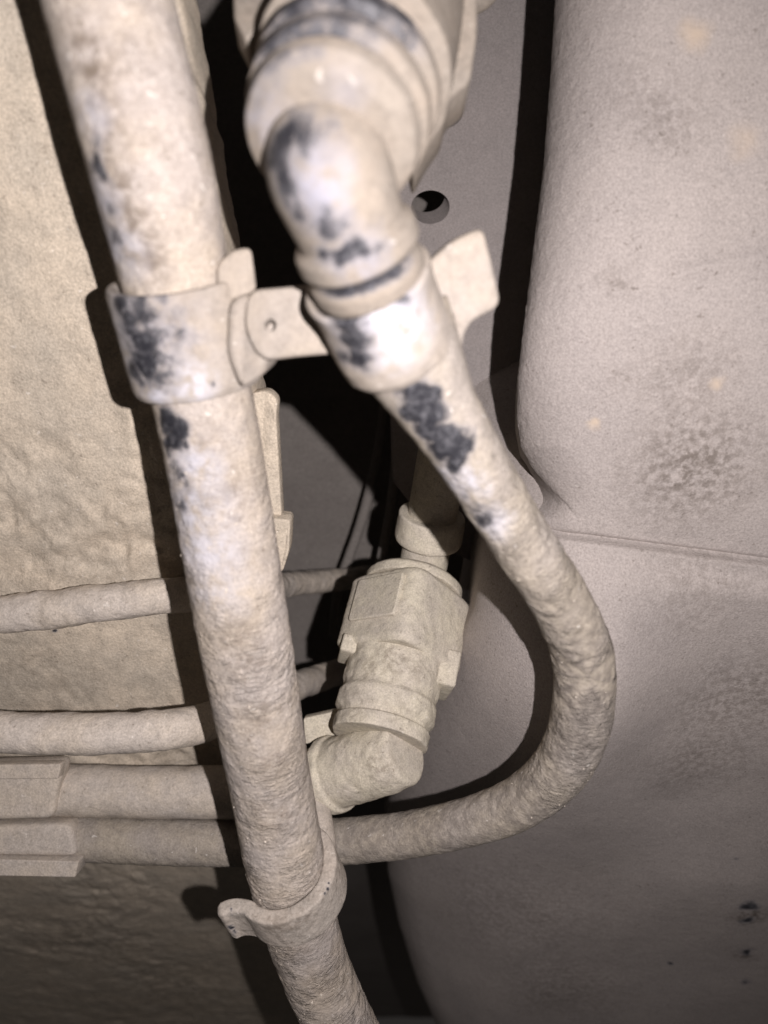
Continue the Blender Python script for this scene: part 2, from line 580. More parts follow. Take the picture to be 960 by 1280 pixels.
sp = [(2, P(50, 188, 0.157), 0.0016, 1.0), (0, P(72, 786, .21), .0009, 1.0), (0, P(69, 792, .21), .0008, 1.0), (2, P(100, 1180, 0.30), 0.05, 0.5), (2, P(220, 1240, 0.32), 0.05, 0.5),
      (2, P(60, 850, 0.23), 0.02, 0.35), (2, P(110, 700, 0.205), 0.02, 0.25)]
build('coating', V2, Q, M['pad'], pad_root, masks=mask_field(V2, sp))
# folded edge strip of the pad, seen right of the thick hose
for (c, th_) in (([P(312, 492, 0.183), P(334, 488, 0.183), P(347, 500, 0.183), P(345, 520, 0.184), P(352, 648, 0.196), P(318, 650, 0.196)], 0.004),
                 ([P(322, 647, 0.193), P(363, 650, 0.193), P(361, 690, 0.196), P(353, 716, 0.199), P(322, 716, 0.199)], 0.006)):
    slab('edge_strip', c, th_, M['pad'], pad_root, bevel=0.0005, round_r=0.0014)

# ------------------------------------------------------------------ fuel tank on the right
tank = thing('fuel_tank', 'big smooth grey-pink dusty fuel tank bulging along the right side', 'fuel tank', (0.09, 0.24, -0.02))

z_top, z_seam = 0.16, -0.0060
def seam_tilt(x, z):
    return z - 0.13 * (x - 0.05) * np.exp(-((z - z_seam) / 0.03) ** 2)
def low_face(x, z):
    p = np.stack([x, z, 0 * x], -1)
    dn = -z - 0.008
    y = 0.1895 + np.where(dn > 0, 0.66 * dn, 0.85 * -dn) + 0.004 * np.exp(-(dn / 0.008) ** 2) - 0.10 * (x - 0.06)
    y = y + 10.0 * np.clip(0.060 - x, 0, 1) ** 2
    y = y - 0.023 * np.exp(-((x - 0.050) / 0.026) ** 2 - ((z + 0.055) / 0.042) ** 2)
    y = y + 0.0007 * np.exp(-((z - z_seam) / 0.0009) ** 2)
    lip = np.exp(-((z + 0.0150) / 0.0045) ** 2) * np.clip((x - 0.05) / 0.03, 0, 1)
    y = y - 0.0012 * lip
    y = y + 0.006 * fbm(p * 12, 3, 82) * np.clip((-z - 0.01) / 0.03, 0, 1)
    return y - 0.00009 * fbm(p * 800, 3, 91)
# upper bulge: rows follow the height; each row runs from the back of the left side wall, round the shoulder, to the right
nzr, nside, nfil, nface = 420, 40, 70, 300
zz = z_top + (z_seam - z_top) * (1 - (1 - np.linspace(0, 1, nzr)) ** 1.7)
def up_edge(z):
    # left silhouette of the bulge (px of the photo at its depth)
    py = np.array([-160, 0, 100, 200, 300, 400, 470, 520, 560, 590, 615, 632, 650, 720])
    px = np.array([700, 694, 688, 680, 668, 656, 652, 656, 666, 678, 693, 706, 716, 728])
    d = 0.178 + 0.022 * np.clip((py - 560) / 110, 0, 1)
    X = (px - 480) / 960 * d
    Z = (640 - py) / 960 * d
    o = np.argsort(Z)
    return np.interp(z, Z[o], X[o])
def up_face(x, z):
    p = np.stack([x, z, 0 * x], -1)
    y = 0.168 - 0.10 * z + 0.9 * (x - 0.085) ** 2
    y = y + 0.0032 * fbm(p * 14, 3, 52)
    # shallow pressed fold
    fold = (z - 0.052) - 0.22 * (x - 0.07)
    y = y - 0.0007 * np.exp(-(fold / 0.0016) ** 2) * np.clip((x - 0.045) / 0.02, 0, 1)
    t = np.clip((z - z_seam) / 0.058, 0, 1)
    t = 1 - (1 - t) ** 1.7
    y = y * t + (low_face(x, np.minimum(z, z_seam)) - 0.0002) * (1 - t) + 0.0013 * np.exp(-((z - z_seam) / 0.0006) ** 2)
    return y - 0.00010 * fbm(p * 900, 3, 61) - 0.00035 * np.clip(fbm(p * 420, 3, 71), 0, 1) * np.exp(-(((x - 0.064) / 0.016) ** 2 + ((z - 0.012) / 0.02) ** 2))
rows = []
for z in zz:
    e = float(up_edge(z))
    top_rad = np.interp(z, [-0.01, 0.03, 0.09, 0.14], [0.010, 0.012, 0.020, 0.026])
    a = np.linspace(0, np.pi / 2, nfil)
    xf = e + top_rad * (1 - np.cos(a))
    dep = top_rad * 0.85 * (1 - np.sin(a))
    g = np.clip((0.012 - z) / 0.016, 0, 1)
    g = g * g * (3 - 2 * g)
    xend = (e + 0.010) * (1 - g) + (e - 0.020) * g
    xs_ = np.concatenate([np.linspace(xend, e, nside + 1)[:-1], xf, np.linspace(e + top_rad, 0.24, nface + 1)[1:]])
    dd = np.concatenate([np.linspace(0.075, top_rad * 0.85, nside + 1)[:-1], dep, np.zeros(nface)])
    zz_ = np.full_like(xs_, z)
    y = up_face(xs_, zz_)
    yw = y + dd
    # low down the side wall runs out as a ramp on to the lower shell
    yend = float(low_face(np.array([xend]), np.array([z]))[0]) + 0.0006
    k = np.linspace(0, 1, nside + 1)[:-1]
    k = k * k * (3 - 2 * k)
    ramp_y = y.copy()
    ramp_y[:nside] = yend * (1 - k) + y[nside] * k
    y = yw * (1 - g) + ramp_y * g
    rough = 0.00022 * fbm(np.stack([xs_ * 700, y * 700, zz_ * 700], -1), 3, 8)
    xs2 = xs_.copy()
    xs2[:nside + nfil] += rough[:nside + nfil] * np.linspace(1, 0.3, nside + nfil)
    rows.append(np.stack([xs2, y, seam_tilt(xs2, zz_)], -1))
V = np.array(rows)
V2, Q, _ = mesh_from_grid(V.shape[0], V.shape[1], V, None, False)
ts = [(2, P(865, 590, 0.17), 0.017, 0.75), (2, P(860, 480, 0.17), 0.012, 0.4), (2, P(830, 150, 0.16), 0.009, 0.42), (2, P(790, 110, 0.16), 0.008, 0.25),
      (2, P(770, 360, 0.165), 0.004, 0.4), (2, P(780, 480, 0.165), 0.004, 0.4),
      (1, P(868, 50, 0.155), 0.0035, 1.0), (1, P(893, 484, 0.167), 0.0018, 1.2), (1, P(738, 535, 0.172), 0.0016, 1.2), (1, P(930, 180, 0.16), 0.004, 0.6)]
build('upper_shell', V2, Q, M['tank'], tank, masks=mask_field(V2, ts))

# lower shell, leaning away
def low_edge(z):
    return np.interp(z, [-0.34, -0.30, -0.26, -0.225, -0.19, -0.16, -0.13, -0.10, -0.065, -0.03, 0.0, 0.015, 0.03, 0.05],
                     [0.085, 0.052, 0.0285, 0.0155, 0.0065, 0.0015, 0.0005, 0.004, 0.013, 0.026, 0.030, 0.028, 0.022, 0.015])
rows = []
zl = np.linspace(0.05, -0.34, 620)
for z in zl:
    e = float(low_edge(z))
    rad = 0.012
    a = np.linspace(0, np.pi / 2, 40)
    xf = e + rad * (1 - np.cos(a))
    dep = rad * (1 - np.sin(a))
    xs_ = np.concatenate([np.full(12, e), xf, np.linspace(e + rad, 0.30, 301)[1:]])
    dd = np.concatenate([np.linspace(0.06, rad, 13)[:-1], dep, np.zeros(300)])
    zz_ = np.full_like(xs_, z)
    rows.append(np.stack([xs_, low_face(xs_, zz_) + dd, seam_tilt(xs_, zz_)], -1))
V = np.array(rows)
V2, Q, _ = mesh_from_grid(V.shape[0], V.shape[1], V, None, False)
tl = [(0, P(937, 1138, .29), .0040, .75), (0, P(930, 1155, .29), .0030, .8), (0, P(928, 1195, .3), .0032, .75), (0, P(932, 1232, .3), .003, .7), (0, P(924, 1080, .28), .0012, 1.0), (0, P(836, 1210, .3), .0014, .8),
      (2, P(935, 1150, 0.29), 0.007, 0.9), (2, P(930, 1200, 0.3), 0.005, 0.8), (2, P(920, 880, 0.23), 0.022, 0.5), (2, P(880, 950, 0.23), 0.02, 0.45),
      (2, P(880, 740, 0.2), 0.018, 0.3), (2, P(640, 1150, 0.28), 0.04, 0.35), (2, P(700, 1240, 0.3), 0.03, 0.4)]
build('lower_shell', V2, Q, M['tank'], tank, masks=mask_field(V2, tl))

# ------------------------------------------------------------------ frame rail with punched holes behind the upper fitting
rail_root = thing('frame_rail', 'flat grey rail with punched holes between upper elbow and tank', 'frame rail', P(590, 300, 0.24))
rl = slab('rail_web', [P(470, -60, 0.236), P(700, -60, 0.232), P(740, 760, 0.2454), P(560, 690, 0.2465), P(490, 600, 0.2455)], 0.006, M['rail'], rail_root, bevel=0.001, round_r=0.002)
def rail_hole(px, py, r):
    c = np.array(P(px, py, 0.238))
    nrm = np.array([-0.22, 1.0, 1.05])
    return ([c - nrm * 0.02, c + nrm * 0.03], [(0.0, r), (0.06, r)])
cut(rl, [rail_hole(555, 140, 0.0056), rail_hole(540, 264, 0.0060)], squash=0.62)
autosmooth(rl)

# two cables running up the car floor, half hidden in shade
for (x0, y0, x1, y1, d0, d1, lab) in ((474, 560, 424, 735, 0.318, 0.33, 'thin dark cable on the car floor, left of the pair behind the quick connector'),
                                      (500, 540, 470, 735, 0.30, 0.32, 'thin dark cable on the car floor, right of the pair behind the quick connector')):
    pts = [P(x0 + 10, y0 - 80, d0 - 0.01), P(x0, y0, d0), P((x0 + x1) / 2 + 4, (y0 + y1) / 2, (d0 + d1) / 2), P(x1, y1, d1), P(x1 - 6, y1 + 60, d1 + 0.008)]
    pa = Path(pts)
    tag(revolve('floor_cable', pa, [(0, 0.0022), (pa.L, 0.0022)], M['floor'], origin=pts[-1], nth=24, step=0.002, rough=0.0002), lab, 'cable', 'cables on the car floor')

# ------------------------------------------------------------------ thin lines on the left
def line(name, ctrl, mat, label, rough=0.0003, group='thin lines crossing on the left', nth=72, spots=(), seed=0, sect=None):
    pa = Path([P(a, b, d) for a, b, d, r in ctrl], 600)
    sr = [pa.near(P(a, b, d)) for a, b, d, r in ctrl]
    rr = [r for *_, r in ctrl]
    s = np.linspace(0, pa.L, int(pa.L / 0.0005))
    prof = np.stack([s, np.interp(s, sr, rr)], -1)
    h = 12
    pad = np.pad(prof[:, 1], h, mode='edge')
    prof[:, 1] = np.convolve(pad, np.ones(2 * h + 1) / (2 * h + 1), 'valid')
    o = revolve(name, pa, prof, mat, origin=P(*ctrl[0][:3]), nth=nth, smooth_sigma=0, rough=rough, rscale=230, spots=spots, seed=seed, sect=sect)
    tag(o, label, 'pipe' if 'pipe' in name else 'hose', group)
    return o, pa

flat = lambda th, s: 1.0 / np.power(np.abs(np.cos(th)) ** 3.2 + np.abs(np.sin(th)) ** 3.2, 1 / 3.2) * 0.95
line('brake_pipe', [(-60, 772, 0.206, 0.0052), (60, 762, 0.205, 0.0052), (150, 751, 0.204, 0.0050), (225, 743, 0.210, 0.0049), (300, 738, 0.245, 0.0047), (360, 731, 0.285, 0.0046), (450, 722, 0.325, 0.0046), (520, 716, 0.34, 0.0046)],
     M['pipe'], 'uppermost of the thin dusty pipes on the left, lumpy and lying on the tan pad', rough=0.0006, seed=3)
line('brake_pipe', [(-60, 912, 0.199, 0.0053), (60, 917, 0.199, 0.0053), (150, 916, 0.199, 0.0053), (230, 909, 0.203, 0.0052), (300, 888, 0.228, 0.005), (370, 858, 0.265, 0.0049), (430, 838, 0.30, 0.0049), (500, 820, 0.325, 0.0049)],
     M['pipe'], 'second thin dusty pipe from the top on the left, rounded and bending upwards', rough=0.0004, seed=5)

# ------------------------------------------------------------------ thick hose on the left
main_ctrl = [(92, -190, 0.108), (136, 0, 0.120), (187, 200, 0.127), (218, 340, 0.138), (262, 540, 0.152), (303, 780, 0.165),
             (338, 980, 0.183), (362, 1100, 0.193), (390, 1200, 0.203), (428, 1285, 0.212), (480, 1380, 0.222)]
main_path = Path([P(*c) for c in main_ctrl], 900)
s = np.linspace(0, main_path.L, 1300)
rad_main = np.interp(s, [main_path.near(P(*c)) for c in main_ctrl], [0.0101, 0.0101, 0.0101, 0.0098, 0.0097, 0.0099, 0.0097, 0.0099, 0.0092, 0.0092, 0.0092])
ms = [(2, P(140, 40, .12), .022, .22), (2, P(170, 220, .12), .022, .22), (2, P(150, 120, .12), .008, .45)]  # brown mottling, plus broad darkening painted in to offset the near flash
for (px, py, r, k) in ((95, 20, .004, .7), (105, 60, .004, .8), (115, 95, .0045, .85), (128, 130, .004, .8), (135, 165, .0045, .75), (145, 200, .004, .7), (150, 235, .0045, .8), (165, 265, .0045, .95), (172, 295, .005, 1.0), (180, 325, .0045, .8), (190, 340, .004, .6),
                       (160, 120, .003, .4), (150, 60, .004, .45), (185, 170, .003, .35), (215, 250, .004, .25),
                       (290, 620, .006, .45), (300, 700, .005, .35), (318, 830, .006, .5), (330, 900, .006, .5), (345, 960, .006, .45), (350, 1030, .006, .4), (290, 800, .006, .4), (255, 560, .005, .5), (370, 1190, .008, .4), (400, 1230, .008, .4)):
    ms.append((2, P(px, py, .14), r, k))
for (px, py, r, k) in ((118, 205, .0026, .8), (124, 220, .002, .7), (135, 265, .0024, .6), (140, 300, .003, .5), (205, 528, .0034, .95), (215, 540, .0034, 1.0), (208, 556, .003, .95), (222, 560, .002, .6), (216, 595, .0028, .62), (226, 610, .0025, .55), (222, 635, .0026, .5), (112, 180, .002, .5), (150, 325, .003, .5)):
    ms.append((0, P(px, py, .14), r, k))
for (px, py, r, k) in ((240, 590, .006, .9), (235, 640, .008, .9), (250, 690, .008, .8), (262, 740, .008, .5), (110, 150, .004, .7), (140, 310, .006, .9), (125, 250, .004, .7)):
    ms.append((1, P(px, py, .14), r, k))
main_hose = revolve('thick_hose', main_path, np.stack([s, rad_main], -1), M['hose'], origin=P(428, 1285, 0.212), nth=180, smooth_sigma=0,
                    rough=0.00017, rscale=330, streak=0.00042, spots=ms, seed=1, wrinkle=([0, main_path.near(P(262, 540, .152)), main_path.near(P(303, 780, .165)), 9], [0.12, 0.3, 1, 1]))
tag(main_hose, 'thick dust-caked straight hose running top to bottom through both clips', 'hose')

# ------------------------------------------------------------------ thin curved hose
thin_ctrl = [(492, 400, 0.131, 0.0100), (515, 450, 0.133, 0.0092), (545, 505, 0.136, 0.0072), (577, 555, 0.139, 0.0063), (618, 622, 0.144, 0.0060), (661, 690, 0.150, 0.0060),
             (702, 755, 0.160, 0.0063), (728, 820, 0.169, 0.0068), (727, 895, 0.176, 0.0070), (703, 955, 0.184, 0.0068), (655, 1000, 0.194, 0.0065),
             (590, 1026, 0.203, 0.0062), (510, 1043, 0.214, 0.0062), (420, 1052, 0.224, 0.0064), (330, 1054, 0.232, 0.0066), (200, 1052, 0.236, 0.0068), (60, 1046, 0.238, 0.0068), (-60, 1042, 0.238, 0.0068)]
thin_path = Path([P(a, b, d) for a, b, d, r in thin_ctrl], 1200)
s = np.linspace(0, thin_path.L, 1000)
rt = np.interp(s, [thin_path.near(P(a, b, d)) for a, b, d, r in thin_ctrl], [r for *_, r in thin_ctrl])
rt = np.convolve(np.pad(rt, 10, mode='edge'), np.ones(21) / 21, 'valid')
hs = [(2, P(700, 780, .15), .016, .45), (2, P(730, 860, .16), .022, .8), (2, P(715, 930, .17), .020, .75), (2, P(640, 1008, .19), .024, .6), (2, P(540, 1040, .2), .024, .6), (2, P(460, 1050, .21), .02, .55)]  # broad darker tone from the bend along the lower run
for (px, py, r, k) in ((515, 494, .0028, 1.0), (530, 500, .0030, 1.0), (545, 495, .0016, .8), (525, 518, .0034, 1.05), (540, 525, .003, 1.0), (538, 545, .0034, 1.05), (555, 550, .003, 1.05), (552, 568, .0034, 1.1), (570, 560, .0032, 1.05), (585, 558, .0022, .95), (572, 582, .0028, 1.0),
                       (588, 640, .002, .6), (600, 655, .0026, .75), (580, 620, .0016, .5), (510, 480, .002, .6), (612, 672, .002, .5)):
    hs.append((0, P(px, py, .135), r, k))
for (px, py, d, r, k) in ((500, 440, .124, .006, .9), (585, 610, .138, .004, .9), (610, 660, .142, .004, .7), (560, 600, .137, .004, .9)):
    hs.append((1, P(px, py, d), r, k))
for (px, py, d, r, k) in ((625, 640, .139, .003, .5), (655, 690, .144, .003, .5), (690, 760, .149, .004, .4), (725, 870, .158, .005, .5), (730, 920, .163, .004, .4)):
    hs.append((2, P(px, py, d), r, k))
thin_hose = revolve('curved_hose', thin_path, np.stack([s, rt], -1), M['thin_hose'], origin=P(735, 850, 0.162), nth=150, smooth_sigma=0,
                    rough=0.00022, rscale=380, streak=0.00034, spots=hs, seed=12, wrinkle=([0, thin_path.near(P(560, 540, .138)), thin_path.near(P(640, 660, .148)), thin_path.near(P(690, 975, .18)), thin_path.near(P(640, 1010, .194)), 9], [0.1, 0.2, 1, 1, 0.12, 0.12]))
tag(thin_hose, 'thinner hose leaving the upper clip and looping back behind the thick hose', 'hose')

# ------------------------------------------------------------------ upper elbow fitting, close to the lens
up = thing('elbow_fitting', 'large pale elbow fitting at the top, out of focus and rubbed to dark plastic', 'pipe fitting', P(470, 360, 0.125))
A, B_ = P(500, -70, 0.148), P(410, 183, 0.1095)
bp_ = Path([A, B_], 50)
Lb = bp_.L
us = [(0, P(345, 88, .11), .003, .4), (0, P(320, 120, .11), .003, .4), (1, P(320, 140, 0.107), .005, .6), (1, P(430, 110, .108), .004, .4)]
gr = [(Lb - 0.0160, Lb - 0.0112, 2.30, 4.25, .66), (Lb - 0.0092, Lb - 0.0050, 2.65, 4.3, .60), (Lb - 0.0026, Lb - 0.0010, 3.25, 4.3, .5)]
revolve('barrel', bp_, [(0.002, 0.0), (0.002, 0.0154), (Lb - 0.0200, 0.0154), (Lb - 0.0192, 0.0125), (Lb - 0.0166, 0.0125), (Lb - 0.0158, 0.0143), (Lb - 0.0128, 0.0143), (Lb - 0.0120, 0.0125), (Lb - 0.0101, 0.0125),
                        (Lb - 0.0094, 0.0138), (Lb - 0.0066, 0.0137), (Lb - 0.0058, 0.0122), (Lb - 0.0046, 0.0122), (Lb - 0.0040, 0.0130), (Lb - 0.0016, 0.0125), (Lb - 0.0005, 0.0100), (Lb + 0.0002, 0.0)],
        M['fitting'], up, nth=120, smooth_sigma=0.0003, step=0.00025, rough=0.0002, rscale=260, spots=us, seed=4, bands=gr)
# square housing at the back of the barrel
hsect = lambda th, s: 1.0 / np.power(np.abs(np.cos(th - 0.5)) ** 5 + np.abs(np.sin(th - 0.5)) ** 5, 1 / 5)
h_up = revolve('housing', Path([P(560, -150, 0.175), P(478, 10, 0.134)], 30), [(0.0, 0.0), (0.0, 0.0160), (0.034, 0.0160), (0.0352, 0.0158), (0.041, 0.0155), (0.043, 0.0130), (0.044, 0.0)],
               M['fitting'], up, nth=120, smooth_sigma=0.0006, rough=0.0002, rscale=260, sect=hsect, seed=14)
slab('latch', [P(290, -30, 0.128), P(345, -30, 0.128), P(332, 28, 0.124), P(308, 50, 0.123), P(292, 20, 0.124)], 0.006, M['fitting'], up, bevel=0.0006, round_r=0.001)
slab('latch', [P(505, -50, 0.128), P(597, -50, 0.128), P(597, 40, 0.128), P(588, 102, 0.128), P(562, 122, 0.128), P(556, 150, 0.128), P(538, 175, 0.128), P(518, 212, 0.128), P(500, 120, 0.128)], 0.012, M['fitting'], up, bevel=0.0008, round_r=0.0014)
el = Path([P(421, 145, 0.1245), P(414, 185, 0.1155), P(413, 215, 0.1122), P(424, 248, 0.1128), P(438, 285, 0.1155), P(453, 324, 0.1192), P(470, 370, 0.1240), P(492, 410, 0.1290)], 400)
q1, q2, q3 = el.near(P(440, 295, 0.1165)), el.near(P(455, 333, 0.120)), el.near(P(470, 370, 0.124))
es = [(0, P(px, py, 0.105), r, k) for px, py, r, k in ((350, 172, .0045, .75), (375, 160, .0045, .7), (400, 162, .004, .55), (336, 195, .0038, .85), (345, 222, .004, .7), (358, 250, .004, .6), (380, 275, .004, .6), (405, 285, .004, .6), (425, 280, .003, .5),
      (400, 325, .0025, .7), (425, 322, .0028, .8), (450, 312, .0026, .75), (475, 303, .0022, .6))] + [(1, P(385, 222, 0.100), .0055, 1.1), (1, P(398, 252, 0.102), .0050, 1.1), (1, P(440, 320, .11), .005, .8)]  # first two pale spots paint the bluish highlight on the bend
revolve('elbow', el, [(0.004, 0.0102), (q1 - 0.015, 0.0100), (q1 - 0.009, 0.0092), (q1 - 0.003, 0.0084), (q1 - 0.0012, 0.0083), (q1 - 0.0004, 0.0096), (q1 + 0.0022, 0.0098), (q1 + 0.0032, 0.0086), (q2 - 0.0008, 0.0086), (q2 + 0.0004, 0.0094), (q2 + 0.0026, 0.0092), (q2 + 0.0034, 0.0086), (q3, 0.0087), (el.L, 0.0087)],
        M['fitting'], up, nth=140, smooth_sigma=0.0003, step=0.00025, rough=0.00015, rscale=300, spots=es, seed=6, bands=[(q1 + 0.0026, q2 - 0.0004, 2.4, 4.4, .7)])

# ------------------------------------------------------------------ double clip joining the two hoses
dc = thing('double_clip', 'double pipe clip joining the thick hose to the elbow outlet, pierced bridge between', 'pipe clip', P(340, 430, 0.14))
c0 = main_path.near(P(212, 350, 0.139))
c1 = main_path.near(P(247, 480, 0.148))
cs = [(0, P(px, py, 0.131), r, k) for px, py, r, k in ((148, 385, .0035, .75), (165, 385, .003, .6), (160, 410, .0045, .8), (180, 400, .004, .6), (175, 435, .0045, .8), (195, 425, .004, .6), (180, 462, .0048, .85), (165, 470, .0035, .75),
      (200, 455, .004, .62), (215, 400, .004, .45), (222, 430, .004, .45), (205, 480, .003, .6), (265, 488, .0012, .9), (205, 376, .0025, .55), (170, 372, .002, .6))] + [
      (1, P(245, 488, 0.132), .0045, 1.1), (1, P(190, 495, 0.134), .004, 1.0), (1, P(170, 440, .13), .012, .6), (2, P(215, 410, 0.128), .007, .5)]
revolve('sleeve', main_path, [(c0 + 0.004, 0.0103), (c0, 0.0104), (c0 - 0.0004, 0.0110), (c0 - 0.0004, 0.0122), (c0 + 0.001, 0.0126), (c1 - 0.001, 0.0126), (c1 + 0.0004, 0.0120), (c1 + 0.0004, 0.0105), (c1 - 0.002, 0.0103)],
        M['clip'], dc, nth=140, smooth_sigma=0.00025, step=0.0002, rough=0.00018, rscale=300, spots=cs, seed=7)
slab('ear', [P(270, 330, 0.132), P(290, 312, 0.132), P(314, 308, 0.132), P(321, 364, 0.134), P(300, 376, 0.134), P(272, 372, 0.133)], 0.004, M['clip'], dc, bevel=0.0008, round_r=0.0014)
br = slab('bridge', [P(308, 362, 0.1305), P(350, 359, 0.1295), P(418, 352, 0.1285), P(445, 440, 0.1305), P(370, 446, 0.1315), P(324, 452, 0.133), P(303, 410, 0.132)], 0.006, M['clip'], dc, bevel=0.0009, round_r=0.0025)
hc = np.array(P(337, 405, 0.1305))
cut(br, [([hc - np.array([0, .004, 0]), hc + np.array([0, .004, 0])], [(0, 0.0011), (0.0078, 0.0010)])])
autosmooth(br)
slab('corner', [P(285, 375, 0.1315), P(314, 366, 0.131), P(334, 448, 0.134), P(330, 468, 0.136), P(300, 490, 0.138), P(280, 440, 0.135)], 0.010, M['clip'], dc, bevel=0.0014, round_r=0.0022)
rp = Path([P(452, 335, 0.1205), P(478, 395, 0.1275), P(505, 455, 0.1335)], 100)
r0, r1 = rp.near(P(458, 350, 0.122)), rp.near(P(497, 437, 0.1318))
rs = [(0, P(px, py, 0.117), r, k) for px, py, r, k in ((410, 375, .003, .7), (425, 385, .0035, .8), (432, 408, .0038, .8), (440, 432, .0038, .8), (448, 455, .0034, .8), (425, 450, .003, .6), (450, 385, .003, .75), (475, 378, .0026, .75), (498, 368, .0026, .7), (515, 360, .002, .6))] + [
      (1, P(490, 410, 0.117), .008, 1.1), (1, P(440, 420, .12), .008, .5)]
revolve('ring', rp, [(r0 + 0.003, 0.0090), (r0, 0.0091), (r0 - 0.0005, 0.0098), (r0 - 0.0002, 0.0106), (r0 + 0.0015, 0.0104), (r0 + 0.004, 0.0102), (r1 - 0.002, 0.0104), (r1 + 0.001, 0.0100), (r1 + 0.0025, 0.0090), (r1, 0.0080)],
        M['clip'], dc, nth=140, smooth_sigma=0.0003, step=0.0002, rough=0.00018, rscale=300, spots=rs, seed=8)
slab('flange', [P(528, 333, 0.127), P(565, 300, 0.126), P(604, 283, 0.126), P(616, 330, 0.127), P(627, 382, 0.129), P(590, 402, 0.130), P(580, 420, 0.131), P(578, 450, 0.133), P(530, 430, 0.131)], 0.0055, M['clip'], dc, bevel=0.001, round_r=0.0018)

# ------------------------------------------------------------------ quick connector in the middle
qc = thing('quick_connector', 'square-shouldered quick connector with elbow in the middle, evenly caked in grey dust', 'pipe fitting', P(470, 960, 0.22))
A, B_ = P(531, 670, 0.2475), P(474, 925, 0.2130)
qp = Path([A, B_], 50)
L = qp.L
tdir = (B_ - A) / L
def qs(py):
    i = np.argmin(np.abs(640 - qp.c[:, 2] / qp.c[:, 1] * 960 - py))
    return qp.s[i]
S = qs
revolve('barrel', qp, [(S(790), 0.0), (S(790), 0.0136), (S(812), 0.0138), (S(820), 0.0140), (S(862), 0.0140), (S(866), 0.0135), (S(872), 0.0135), (S(876), 0.0143), (S(896), 0.0143), (S(900), 0.0131), (S(906), 0.0130), (S(910), 0.0137), (S(926), 0.0136), (S(932), 0.0122), (S(938), 0.0085), (S(940), 0.0)],
        M['connector'], qc, nth=140, smooth_sigma=0.0003, rough=0.00045, rscale=330, seed=9,
        spots=[(2, P(490, 822, .21), .007, .5), (2, P(455, 830, .21), .005, .45), (2, P(525, 830, .21), .005, .45), (2, P(440, 885, .21), .005, .4), (2, P(500, 890, .21), .006, .3)])
def qsect(th, s):
    a = th + 0.74
    return np.minimum(1.0 / np.power(np.abs(np.cos(a)) ** 6 + np.abs(np.sin(a)) ** 6, 1 / 6), 1.30)
HR = 0.0146
hq = revolve('housing', qp, [(S(738), 0.0), (S(738), HR * 0.94), (S(743), HR), (S(812), HR), (S(820), HR), (S(826), HR * 0.93), (S(829), 0.0130), (S(829), 0.0)],
             M['connector'], qc, nth=160, smooth_sigma=0.0004, rough=0.00022, rscale=330, sect=qsect, seed=10)
revolve('end_flange', qp, [(S(726), 0.0), (S(726), 0.0138), (S(731), 0.0152), (S(741), 0.0152), (S(742), 0.0)], M['connector'], qc, nth=120, smooth_sigma=0.0004, rough=0.00015, rscale=300, seed=11)
def lug(name, s0, s1, th, r0, r1, w0, w1, parent, bev=0.0005):
    """small block standing on the connector: s along the axis, r outwards, w sideways"""
    q = []
    for s_, w in ((s0, w0), (s0, w1), (s1, w1), (s1, w0)):
        c, t, N_, B2 = [v[0] for v in qp.at(np.array([s_]))]
        d = math.cos(th) * N_ + math.sin(th) * B2
        e = -math.sin(th) * N_ + math.cos(th) * B2
        q.append(c + d * r1 + e * w)
    return slab(name, q, r1 - r0, M['connector'], parent, bevel=bev, round_r=0.0012, back=-d)
c_, t_, N_, B2_ = [v[0] for v in qp.at(np.array([0.02]))]
sgn = 1.0 if B2_[0] < 0 else -1.0          # +1 when +B points left
face_l = math.pi - sgn * (math.pi / 4 + 0.05)
lug('raised_pad', S(752), S(800), face_l, 0.012, HR + 0.0011, -0.0098, 0.0080, hq, 0.0004)
side_l = math.pi - sgn * math.pi / 2
lug('lock_tab', S(815), S(840), side_l, 0.010, 0.0170, -0.006, 0.006, qc, 0.0009)
side_r = math.pi + sgn * math.pi / 2
lug('lock_tab', S(808), S(850), side_r, 0.010, 0.0172, -0.0075, 0.0075, qc, 0.0009)
slab('side_tab', [P(379, 898, 0.224), P(424, 888, 0.224), P(424, 918, 0.224), P(381, 931, 0.224)], 0.004, M['connector'], qc, bevel=0.0004, round_r=0.0008)
# outlet with a closed end on the right
op = Path([P(508, 938, 0.2075), P(372, 982, 0.2260)], 60)
revolve('elbow', op, [(-0.0005, 0.0), (0.0, 0.0082), (0.0008, 0.0090), (0.006, 0.0098), (op.L * 0.60, 0.0098), (op.L * 0.60 + 0.0004, 0.0108), (op.L * 0.60 + 0.0030, 0.0110), (op.L * 0.60 + 0.0036, 0.0092), (op.L * 0.78, 0.0092), (op.L * 0.8, 0.0078), (op.L, 0.0076)],
        M['connector'], qc, nth=140, smooth_sigma=0.0004, rough=0.00035, rscale=330, seed=13, spots=[(2, P(470, 955, .2), .006, .5), (2, P(450, 965, .2), .004, .4)])
# steel pipe into the connector with its bead
pp = Path([P(550, 590, 0.224), P(528, 712, 0.2390)], 40)
inl = revolve('inlet_pipe', pp, [(-0.02, 0.0074), (pp.L + 0.006, 0.0074)], M['connector'], qc, nth=72, smooth_sigma=0, rough=0.0002, seed=15)
k0 = pp.near(P(537, 660, 0.2326))
pb = revolve('bead', pp, [(k0 - 0.005, 0.0), (k0 - 0.005, 0.0100), (k0 + 0.003, 0.0104), (k0 + 0.0042, 0.0100), (k0 + 0.0042, 0.0)], M['connector'], inl, nth=96, smooth_sigma=0.0005, rough=0.0002, rscale=300, seed=16)

